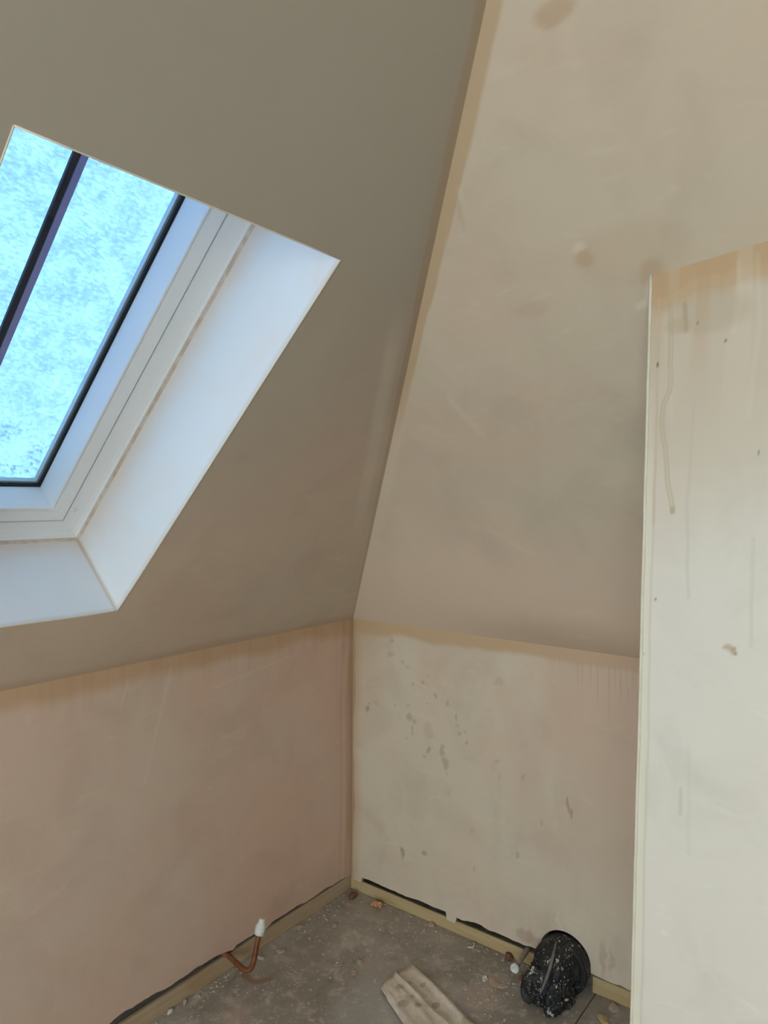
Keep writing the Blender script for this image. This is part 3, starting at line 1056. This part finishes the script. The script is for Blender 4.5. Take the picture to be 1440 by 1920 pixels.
xa, xb_ = XB - .09, XB - .04
for p0, p1 in (((xa, W2['y0'], W2['z0']), (xb_, W2['y0'] + .05, W2['z1'])), ((xa, W2['y1'] - .05, W2['z0']), (xb_, W2['y1'], W2['z1'])),
               ((xa, W2['y0'] + .05, W2['z0']), (xb_, W2['y1'] - .05, W2['z0'] + .05)), ((xa, W2['y0'] + .05, W2['z1'] - .05), (xb_, W2['y1'] - .05, W2['z1'])),
               ((xa, -1.775, W2['z0'] + .05), (xb_, -1.725, W2['z1'] - .05))):
    pbox('frame_rail', p0, p1, M['white'], w2, .003)
for y0, y1 in ((W2['y0'] + .05, -1.775), (-1.725, W2['y1'] - .05)):
    pbox('pane', (XB - .068, y0, W2['z0'] + .05), (XB - .062, y1, W2['z1'] - .05), M['clear'], w2)

# ------------------------------------------------------------------ skylight
w1 = empty('window_1', WB)
struct(w1, 'white framed skylight with icy glass in the sloping ceiling', 'window')


def WP(i, j, d):
    return WB + Vector((-i, 0, 0)) + UP_L * j + N_L * d


def ringcorner(side, e, i, d):
    """corner e (0/1) of a side with inset i, depth d; sides: 0 right, 1 bottom, 2 left, 3 top"""
    h = WHF
    c = [((i, i), (i, h - i)), ((WW - i, i), (i, i)), ((WW - i, h - i), (WW - i, i)), ((i, h - i), (WW - i, h - i))][side][e]
    return WP(c[0], c[1], d)


def rail(name, side, prof, mat, smooth=False):
    vs, fs = [], []
    for (i, d) in prof:
        vs += [ringcorner(side, 0, i, d), ringcorner(side, 1, i, d)]
    n = len(prof)
    for k in range(n):
        a, b = 2 * k, 2 * ((k + 1) % n)
        fs.append((a, a + 1, b + 1, b))
    fs.append(tuple(range(0, 2 * n, 2)))
    fs.append(tuple(range(2 * n - 1, 0, -2)))
    o = mesh_from(name, vs, fs, mat)
    bm = bmesh.new(); bm.from_mesh(o.data); bmesh.ops.recalc_face_normals(bm, faces=bm.faces[:]); bm.to_mesh(o.data); bm.free()
    return adopt(o, w1)


frame_prof = [(.0135, .209), (.018, .2095), (.0205, .2145), (.028, .2185), (.040, .2215), (.052, .2225), (.0605, .2215), (.0612, .300), (.030, .300), (.030, .345), (-.02, .345), (-.02, .222), (.0135, .222)]
sash_prof = [(.0628, .262), (.0628, .2225), (.0650, .2205), (.0915, .2225), (.0935, .2270), (.0965, .2270), (.0985, .2232), (.1010, .2245), (.1125, .2775), (.1125, .300), (.0628, .300)]
gasket_prof = [(.1120, .2765), (.1172, .2785), (.1172, .2835), (.1120, .2835)]
strip_prof = [(.1128, .2860), (.1205, .2862), (.1225, .2945), (.1128, .2945)]
lip_prof = [(.0100, .200), (.0160, .2045), (.0165, .2088), (.0132, .2100), (.006, .2100)]
HD = .212                                                      # depth of the plaster lining


def rev_pt(i, j, d):
    """plaster lining: the sides narrow a little, the head runs level"""
    k = d / HD * .0135
    ii = k if i == 0 else WW - k
    jj = k if j == 0 else WH + d * (WHF - WH - .0135) / HD
    return WP(ii, jj, d)


def reveal(c0, c1):
    vs = [rev_pt(*c0, 0), rev_pt(*c1, 0), rev_pt(*c1, HD), rev_pt(*c0, HD)]
    o = (WP(WW / 2, WH / 2, .1) - sum(vs, Vector()) / 4).normalized()
    vs += [v - o * .012 + N_L * .004 for v in vs]
    ob = mesh_from('reveal', vs, [(0, 1, 2, 3), (4, 7, 6, 5), (0, 4, 5, 1), (1, 5, 6, 2), (2, 6, 7, 3), (3, 7, 4, 0)], M['rv'])
    bm = bmesh.new(); bm.from_mesh(ob.data); bmesh.ops.recalc_face_normals(bm, faces=bm.faces[:]); bm.to_mesh(ob.data); bm.free()
    return adopt(ob, w1)


for c0, c1 in (((0, 0), (0, 1)), ((0, 0), (1, 0)), ((1, 0), (1, 1)), ((0, 1), (1, 1))):
    reveal(c0, c1)
for sd in range(4):
    rail('frame_rail', sd, frame_prof, M['white'])
    rail('sash_rail', sd, sash_prof, M['white'])
    rail('gasket', sd, gasket_prof, M['gasket'])
    rail('spacer_strip', sd, strip_prof, M['spacer'])
    rail('sealant_joint', sd, lip_prof, M['lip'])


def wbox(name, i0, i1, j0, j1, d0, d1, mat, bev=.001):
    vs = [WP(i, j, d) for d in (d0, d1) for (i, j) in ((i0, j0), (i1, j0), (i1, j1), (i0, j1))]
    o = mesh_from(name, vs, [(3, 2, 1, 0), (4, 5, 6, 7), (0, 1, 5, 4), (1, 2, 6, 5), (2, 3, 7, 6), (3, 0, 4, 7)], mat)
    bm = bmesh.new(); bm.from_mesh(o.data); bmesh.ops.recalc_face_normals(bm, faces=bm.faces[:])
    if bev:
        bmesh.ops.bevel(bm, geom=bm.edges[:], offset=bev, segments=1, affect='EDGES')
    bm.to_mesh(o.data); bm.free()
    return adopt(o, w1)


ig = .1128
inner = wbox('pane', ig, WW - ig, ig, WHF - ig, .2838, .2858, M['clear'], 0)
inner['label'] = 'clear inner pane'
outer = wbox('pane', ig, WW - ig, ig, WHF - ig, .2950, .2980, M['pane'], 0)
outer['label'] = 'outer pane under wet snow and ice'
wbox('glazing_bar', .2895, .3020, .1230, WHF - .123, .2862, .2948, M['bar'], .0006)
wbox('bar_dark_side', .3021, .3130, .1230, WHF - .123, .2864, .2948, M['bardark'], .0012)  # dark strip added as the bar's dark side
cp = on_plane((140, 957), N_L, N_L.dot(WB) + .2215)
adopt(lathe('screw_cap', cp + N_L * .001, -N_L, [(.0058, 0), (.0056, .0018), (.004, .0024), (.001, .0026)], M['spacer']), w1)
# beads around the opening edge
for a, b in zip(win_loop, win_loop[1:] + win_loop[:1]):
    adopt(tube('corner_bead', [a.lerp(b, t / 8) - N_L * .0001 for t in range(9)], .0013, M['bead'], None, 6), w1)

# ------------------------------------------------------------------ copper pipe with white stop end
def smooth_path(pts, n=6):
    """Catmull-Rom through the points"""
    P = [Vector(p) for p in pts]
    P = [P[0] * 2 - P[1]] + P + [P[-1] * 2 - P[-2]]
    out = []
    for i in range(1, len(P) - 2):
        for k in range(n):
            t = k / n
            a, b, c, d = P[i - 1], P[i], P[i + 1], P[i + 2]
            out.append(0.5 * ((2 * b) + (c - a) * t + (2 * a - 5 * b + 4 * c - d) * t * t + (3 * b - a - 3 * c + d) * t ** 3))
    out.append(P[-2])
    return out


YP = -0.098
c1 = lwall_at((485.5, 1752), YP)       # foot of the cap
c3 = lwall_at((491, 1727), YP)
pipe = empty('copper_pipe', (-.53, -.05, 0))
tag(pipe, 'bent brown copper pipe with white cap rising beside the skylight side wall', 'pipe')
path = smooth_path([Vector((-.566, .05, .0605)), lwall_at((428, 1792), .004), lwall_at((441, 1803.5), -.030), lwall_at((452, 1813.5), -.060), lwall_at((461.5, 1819.5), -.080), lwall_at((470, 1816), -.093),
                    lwall_at((475.5, 1803), YP), lwall_at((480, 1780), YP), c1], 6)
adopt(tube('tube', path, .0076, M['copper'], None, 16), pipe)
ax = (c3 - c1).normalized()
cp_ = adopt(lathe('cap', c1 - ax * .002, ax, [(.0105, 0), (.0135, .002), (.0142, .012), (.0142, .0165), (.0128, .0172), (.0128, .0188), (.0145, .0196), (.0145, .0245), (.0118, .0285), (.0098, .034), (.0092, .041), (.0078, .0435), (.004, .044)], M['cap'], None, 24), pipe)
cp_['label'] = 'white plastic push-fit stop end'
ring = lathe('collet_ring', c1 + ax * .0145, ax, [(.0128, 0), (.0150, .0006), (.0152, .0018), (.0150, .0030), (.0128, .0036)], M['cap'], None, 24)
ring.parent = cp_

# short capped pipe over the right sole plate
q0 = Vector((.05, -.672, .0515))
q1 = Vector((-.002, -.676, .0512))
q2 = Vector((-.092, -.684, .0500))
p2 = empty('waste_pipe', (-.05, -.68, 0))
tag(p2, 'short plaster smeared grey pipe with round white cap poking over the sole plate', 'pipe')
adopt(tube('tube', [q0, q1, q1.lerp(q2, .5), q2], [.0078, .0078, .0074, .0074], M['oldpipe'], None, 16), p2)
ax = (q2 - q1).normalized()
cc = adopt(lathe('cap', q2 - ax * .004, ax, [(.0078, 0), (.0118, .0005), (.0124, .004), (.0112, .0048), (.0112, .006), (.0124, .0068), (.0124, .0105), (.0112, .0118), (.0072, .0120), (.0070, .0112), (.001, .0112)], M['cap'], None, 24), p2)
cc['label'] = 'round white plastic end cap'
ring = lathe('collet_ring', q2 + ax * .0005, ax, [(.0112, 0), (.0130, .0005), (.0132, .0014), (.0130, .0022), (.0112, .0026)], M['cap'], None, 24)
ring.parent = cc

# ------------------------------------------------------------------ black wrapped soil pipe
bun = empty('wrapped_soil_pipe', (-.08, HY, 0))
tag(bun, 'fat black pipe end wrapped in splashed black plastic at the wall foot', 'pipe')
adopt(lathe('pipe_socket', Vector((.06, HY, HZ)), (-1, -.05, -.04), [(.066, 0), (.0735, .001), (.0735, .085), (.0725, .092), (.0755, .094), (.0755, .106), (.0735, .108), (.066, .108)], M['black'], None, 48), bun)


def bag_surface():
    """plastic pulled over the pipe end: leaves the socket, folds over and hangs to the floor"""
    ctr = smooth_path([Vector((-.020, HY - .002, HZ)), Vector((-.048, HY + .002, .081)), Vector((-.072, HY + .004, .066)), Vector((-.084, HY + .006, .036)), Vector((-.087, HY + .006, .002))], 12)
    NU, NT = len(ctr), 120
    bm = bmesh.new()
    rings = []
    for iu in range(NU):
        t = iu / (NU - 1)
        axv = (ctr[min(iu + 1, NU - 1)] - ctr[max(iu - 1, 0)]).normalized()
        e1 = Vector((0, 1, 0)); e1 = (e1 - axv * e1.dot(axv)).normalized()
        e2 = axv.cross(e1)
        env = .0640 + .004 * math.sin(t * 9) - .004 * max(0, t - .8) / .2 + .004 * math.exp(-(t / .12) ** 2)
        ring = []
        for k in range(NT):
            a = 2 * math.pi * k / NT
            ca, sa = math.cos(a), math.sin(a)
            ple = (1 - 2 * abs(math.sin(a * 4.5 + 2.2 * t + 1.9 * math.sin(2 * a + 1)))) * .034 * (.2 + t)
            cre = fbm((ca * .7, sa * .7, t * 1.6), 2.0, 4.0) * .09 - abs(fbm((ca, sa, t * 2.4), 1.9, 8.0)) * .24 + .05 - abs(fbm((ca, sa, t * 3.0), 4.5, 15.0)) * .10
            r = env * (1 + (ple + cre) * min(1, .15 + 1.5 * t))
            # seam between two lobes where the binding strip lies
            da = (a - SEAM + math.pi) % (2 * math.pi) - math.pi
            r *= 1 - .15 * math.exp(-((da - .25 * (t - .5)) / .17) ** 2) * min(1, max(0, t - .15) * 3)
            p = ctr[iu] + (e1 * ca + e2 * sa) * r
            p.x = min(p.x, -.0015)
            if p.z < .002:
                p.z = .002
            ring.append(bm.verts.new(p))
        rings.append(ring)
    for a, b in zip(rings, rings[1:]):
        for k in range(NT):
            bm.faces.new((a[k], a[(k + 1) % NT], b[(k + 1) % NT], b[k]))
    bm.faces.new(rings[-1])
    return bm_obj('plastic_wrap', bm, M['black'], None, True)


SEAM = -1.75
wrap = adopt(bag_surface(), bun)
wrap['label'] = 'crumpled black plastic wrap with plaster splashes'


def flap(name, path, widths, droop, seed):
    """strip of crumpled plastic following a path"""
    vs, fs = [], []
    n, m = len(path), 10
    for i, (p, w) in enumerate(zip(path, widths)):
        t = (path[min(i + 1, n - 1)] - path[max(i - 1, 0)]).normalized()
        side = t.cross(Vector((-.6, -.3, .75))).normalized()
        nn = side.cross(t).normalized()
        for k in range(m + 1):
            s = k / m * 2 - 1
            hgt = math.sin(s * 5 + i * .5 + seed) * .004 + fbm((s, i * .2, seed), 1.8) * .006 - droop * s * s
            q = p + side * s * w + nn * hgt
            q.z = max(q.z, .0022)
            vs.append(q)
    for i in range(n - 1):
        for k in range(m):
            a = i * (m + 1) + k
            fs.append((a, a + 1, a + m + 2, a + m + 1))
    o = mesh_from(name, vs, fs, M['black'], None, True)
    so = o.modifiers.new('thickness', 'SOLIDIFY')
    so.thickness = .0012
    return adopt(o, bun)


fp = smooth_path([Vector((-.126, HY - .030, .085)), Vector((-.143, HY - .030, .052)), Vector((-.148, HY - .030, .024)), Vector((-.151, HY - .034, .006))], 5)
flap('plastic_fold', fp, [.010 + .016 * math.sin(math.pi * min(1, i / (len(fp) - 1) * .8)) for i in range(len(fp))], .006, 1.0)
fp = smooth_path([Vector((-.122, HY + .030, .100)), Vector((-.142, HY + .034, .066)), Vector((-.148, HY + .034, .034)), Vector((-.149, HY + .030, .012))], 5)
flap('plastic_fold', fp, [.016 + .014 * math.sin(math.pi * i / (len(fp) - 1)) for i in range(len(fp))], .010, 3.3)
cpth = smooth_path([Vector((-.052, HY + .004, .1475)), Vector((-.090, HY - .004, .136)), Vector((-.120, HY - .006, .108)), Vector((-.1375, HY + .000, .076)), Vector((-.143, HY + .010, .046))], 6)
adopt(tube('binding_strip', cpth, [.0022 + .0024 * math.sin(math.pi * i / (len(cpth) - 1)) for i in range(len(cpth))], M['cord'], None, 8), bun)

# ------------------------------------------------------------------ torn sheet of paper
def patch(name, corners, hfun, mat, n=22):
    """bilinear patch over four floor corners, lifted by hfun(u, v)"""
    a, b, c, d = [Vector(p) for p in corners]
    vs, fs = [], []
    for iv in range(n + 1):
        for iu in range(n + 1):
            u, v = iu / n, iv / n
            p = a.lerp(b, u).lerp(d.lerp(c, u), v)
            p = p + Vector((fbm((u, v, 0), 2.0, 1.0), fbm((u, v, 0), 2.0, 6.0), 0)) * .004
            p.z = max(.0012, hfun(u, v))
            vs.append(p)
    for iv in range(n):
        for iu in range(n):
            k = iv * (n + 1) + iu
            fs.append((k, k + 1, k + n + 2, k + n + 1))
    o = mesh_from(name, vs, fs, mat, None, True)
    so = o.modifiers.new('thickness', 'SOLIDIFY')
    so.thickness = .0014
    so.offset = 1.0
    return o


T_, R_, L_ = floor_at((772, 1810)), floor_at((884, 1909)), floor_at((714, 1856))
NB = floor_at((742, 1832))
MB = floor_at((748, 1912))
R2 = R_ + (R_ - T_) * .35 + (L_ - T_) * .12
L2 = MB + (MB - L_) * .6
pp = empty('paper_sheet', (L_ + R_) / 2)
tag(pp, 'torn dusty beige paper sheet with brown blots lying on the floor', 'paper')
adopt(patch('sheet', (T_, R2, L2 + Vector((.05, -.02, 0)), L_ + (T_ - L_) * .45),
            lambda u, v: .0025 + .011 * math.exp(-((v - .09) / .13) ** 2) * math.sin(math.pi * min(1, u * 1.05)) + abs(fbm((u, v, 0), 3.0, 2.0)) * .006, M['paper']), pp)
fo = adopt(patch('folded_flap', (NB, floor_at((850, 1935)), L2, L_),
                 lambda u, v: .0065 + .004 * math.sin(math.pi * (1 - v) * .9) + .006 * max(0, .15 - v) / .15 + abs(fbm((u, v, 0), 2.6, 5.0)) * .007, M['paper']), pp)

# ------------------------------------------------------------------ bits on the floor
def chip_mesh(name, sx, sy, sz, seed, rough=.35, sub=2):
    bm = bmesh.new()
    bmesh.ops.create_icosphere(bm, subdivisions=sub, radius=1.0)
    for v in bm.verts:
        k = 1 + fbm(v.co, 1.4, seed) * rough * 1.6
        v.co = Vector((v.co.x * sx * k, v.co.y * sy * k, max(-.35, v.co.z) * sz * k))
    zmin = min(v.co.z for v in bm.verts)
    for v in bm.verts:
        v.co.z -= zmin
    me = bpy.data.meshes.new(name)
    bm.to_mesh(me)
    bm.free()
    return me


BITS = [  # name, pixel, size (m), material, angle, label, category
    ('plaster_flake', (629, 1737), (.014, .009, .004), 'chipp', .5, 'pale pink plaster flake against the skylight side sole plate', 'flake'),
    ('plaster_flake', (612, 1722 + 3), (.009, .006, .005), 'chipp', 1.2, 'small pink plaster flake further along the same sole plate', 'flake'),
    ('plaster_flake', (560, 1738), (.017, .010, .004), 'chipp', .6, 'long pink plaster flake lying along the plate above the copper pipe cap', 'flake'),
    ('clay_lump', (662, 1682), (.022, .013, .010), 'brown', .1, 'flat red brown clay lump in the room corner', 'clay lump'),
    ('clay_lump', (966, 1786), (.013, .009, .014), 'brown', 1.4, 'red brown clay lump on the plate beside the round white cap', 'clay lump'),
    ('mortar_chip', (488, 1798), (.006, .016, .007), 'chip', .3, 'upright pale chip just behind the copper pipe bend', 'chip'),
    ('plaster_flake', (926, 1843), (.024, .012, .003), 'chipp', .9, 'broad pinkish flake on the floor left of the black bundle', 'flake'),
    ('plaster_flake', (909, 1836), (.015, .008, .005), 'chipw', .3, 'white flake touching the broad pinkish flake', 'flake'),
    ('plaster_flake', (942, 1850), (.017, .010, .003), 'chip', 2.2, 'grey beige flake beside the broad pinkish flake', 'flake'),
    ('wood_chip', (1132, 1916), (.010, .028, .006), 'woodr', -.75, 'pale wood offcut on the floor by the foot of the partition', 'wood chip'),
    ('plaster_flake', (318, 1899), (.009, .006, .007), 'chipw', .4, 'white crumb by the near end of the long sole plate', 'flake'),
    ('plaster_flake', (346, 1880), (.009, .005, .005), 'chip', .8, 'oblong grey crumb beside the long sole plate', 'flake'),
    ('mortar_chip', (977, 1838), (.006, .007, .010), 'brown', .4, 'small dark brown lump between white cap and black bundle', 'chip'),
    ('plaster_flake', (812, 1733), (.012, .010, .006), 'chipp', .4, 'pinkish crumb halfway along the fresh sole plate', 'flake'),
    ('plaster_flake', (675, 1805), (.013, .009, .003), 'chip', .9, 'flat beige flake on the floor behind the paper', 'flake'),
    ('plaster_flake', (664, 1826), (.012, .008, .003), 'chipp', .2, 'thin pinkish flake on the floor left of the paper', 'flake'),
    ('plaster_flake', (525, 1784), (.014, .010, .003), 'chip', 1.9, 'thin grey flake on the floor right of the copper pipe', 'flake'),
    ('plaster_flake', (1150, 1890), (.020, .012, .004), 'chip', .4, 'beige flake heap against the short sole plate', 'flake'),
]
for k, (nm, px, sz, mt, ang, lab, cat) in enumerate(BITS):
    P = floor_at(px)
    hx_ = max(sz[0], sz[1]) * 1.25
    P.x = min(P.x, PB - hx_ * .8)
    P.y = min(P.y, PB - hx_ * .8)
    o = link(nm, chip_mesh(nm, *sz, seed=3.1 * k + 1), M[mt])
    o.location = (P.x, P.y, 0.0003)
    o.rotation_euler.z = ang
    tag(o, lab, cat)

# crumbly orange lump in the corner: several crumbs stuck together
P = floor_at((706, 1700))
lump = bmesh.new()
for k in range(14):
    r = rnd.uniform(.004, .0085)
    m = Matrix.Translation((P.x + rnd.gauss(0, .006) + (k - 7) * .0017 * .5, P.y + (k - 7) * -.0026, r * .6 + rnd.uniform(0, .007)))
    ret = bmesh.ops.create_icosphere(lump, subdivisions=1, radius=r, matrix=m)
    for v in ret['verts']:
        v.co += Vector((rnd.uniform(-1, 1), rnd.uniform(-1, 1), rnd.uniform(-.6, 1))) * r * .25
        v.co.z = max(v.co.z, .0005)
tag(bm_obj('foam_crumb', lump, M['orange']), 'bright orange crumbly foam lump on the floor near the corner', 'foam crumb')

# curled white shaving
P = floor_at((886, 1774))
cv = smooth_path([P + Vector((.012, .004, .003)), P + Vector((.004, -.004, .006)), P + Vector((-.008, -.006, .0035)), P + Vector((-.018, .006, .003))], 5)
tag(tube('plaster_curl', cv, [.0026] * len(cv), M['chipw'], None, 8), 'curled white shaving on the floor in front of the fresh sole plate', 'shaving')

# countless small crumbs
tb_ = bmesh.new()
bmesh.ops.create_icosphere(tb_, subdivisions=1, radius=1.0)
ICO = np.array([tuple(v.co) for v in tb_.verts])
ICF = np.array([[v.index for v in f.verts] for f in tb_.faces])
tb_.free()
nr = np.random.RandomState(4)
cl_ = []
bundle = Vector((-.10, HY - .01))
pa0, pa1 = ((L_ + T_) / 2).xy, ((R2 + L2) / 2).xy


def off_paper(x, y):
    q, d = Vector((x, y)), pa1 - pa0
    t = max(0.0, min(1.0, (q - pa0).dot(d) / d.length_squared))
    return (q - pa0 - d * t).length


def crumb(x, y, r):
    r = min(r, .0050)
    if x > PB - 2 * r or y > PB - 2 * r or (abs(y - bundle.y) < .10 and x > -.20) or off_paper(x, y) < .125:
        return
    cl_.append((x, y, r))


for k in range(1000):
    crumb(-rnd.uniform(0, 1.0), -rnd.uniform(0, 1.15), min(.0042, .0009 + rnd.expovariate(1 / .0010)))
for k in range(300):                                              # swept along the plates
    if k % 2:
        crumb(-rnd.uniform(0, .95), .010 - abs(rnd.gauss(0, .018)), .0012 + rnd.expovariate(1 / .0014))
    else:
        crumb(.010 - abs(rnd.gauss(0, .018)), -rnd.uniform(0, .68), .0012 + rnd.expovariate(1 / .0014))
for k in range(160):                                              # in front of the wrapped pipe
    crumb(-.12 + rnd.gauss(0, .07), -.66 + rnd.gauss(0, .05), .001 + rnd.expovariate(1 / .0014))
V_, F_ = [], []
for q, (x, y, r) in enumerate(cl_):
    d = (ICO * np.array((nr.uniform(.7, 1.5), nr.uniform(.7, 1.3), .6)) + nr.uniform(-.25, .25, ICO.shape)) * r
    d[:, 2] = np.maximum(d[:, 2] + .3 * r, .0002)
    V_.append(d + np.array((x, y, 0)))
    F_.append(ICF + q * len(ICO))
me = bpy.data.meshes.new('debris')
me.from_pydata(np.vstack(V_).tolist(), [], np.vstack(F_).tolist())
cr_ = link('debris', me, M['chip'])
cr_['kind'] = 'stuff'
cr_['label'] = 'small pale plaster crumbs scattered over the grey floor'
cr_['category'] = 'debris'
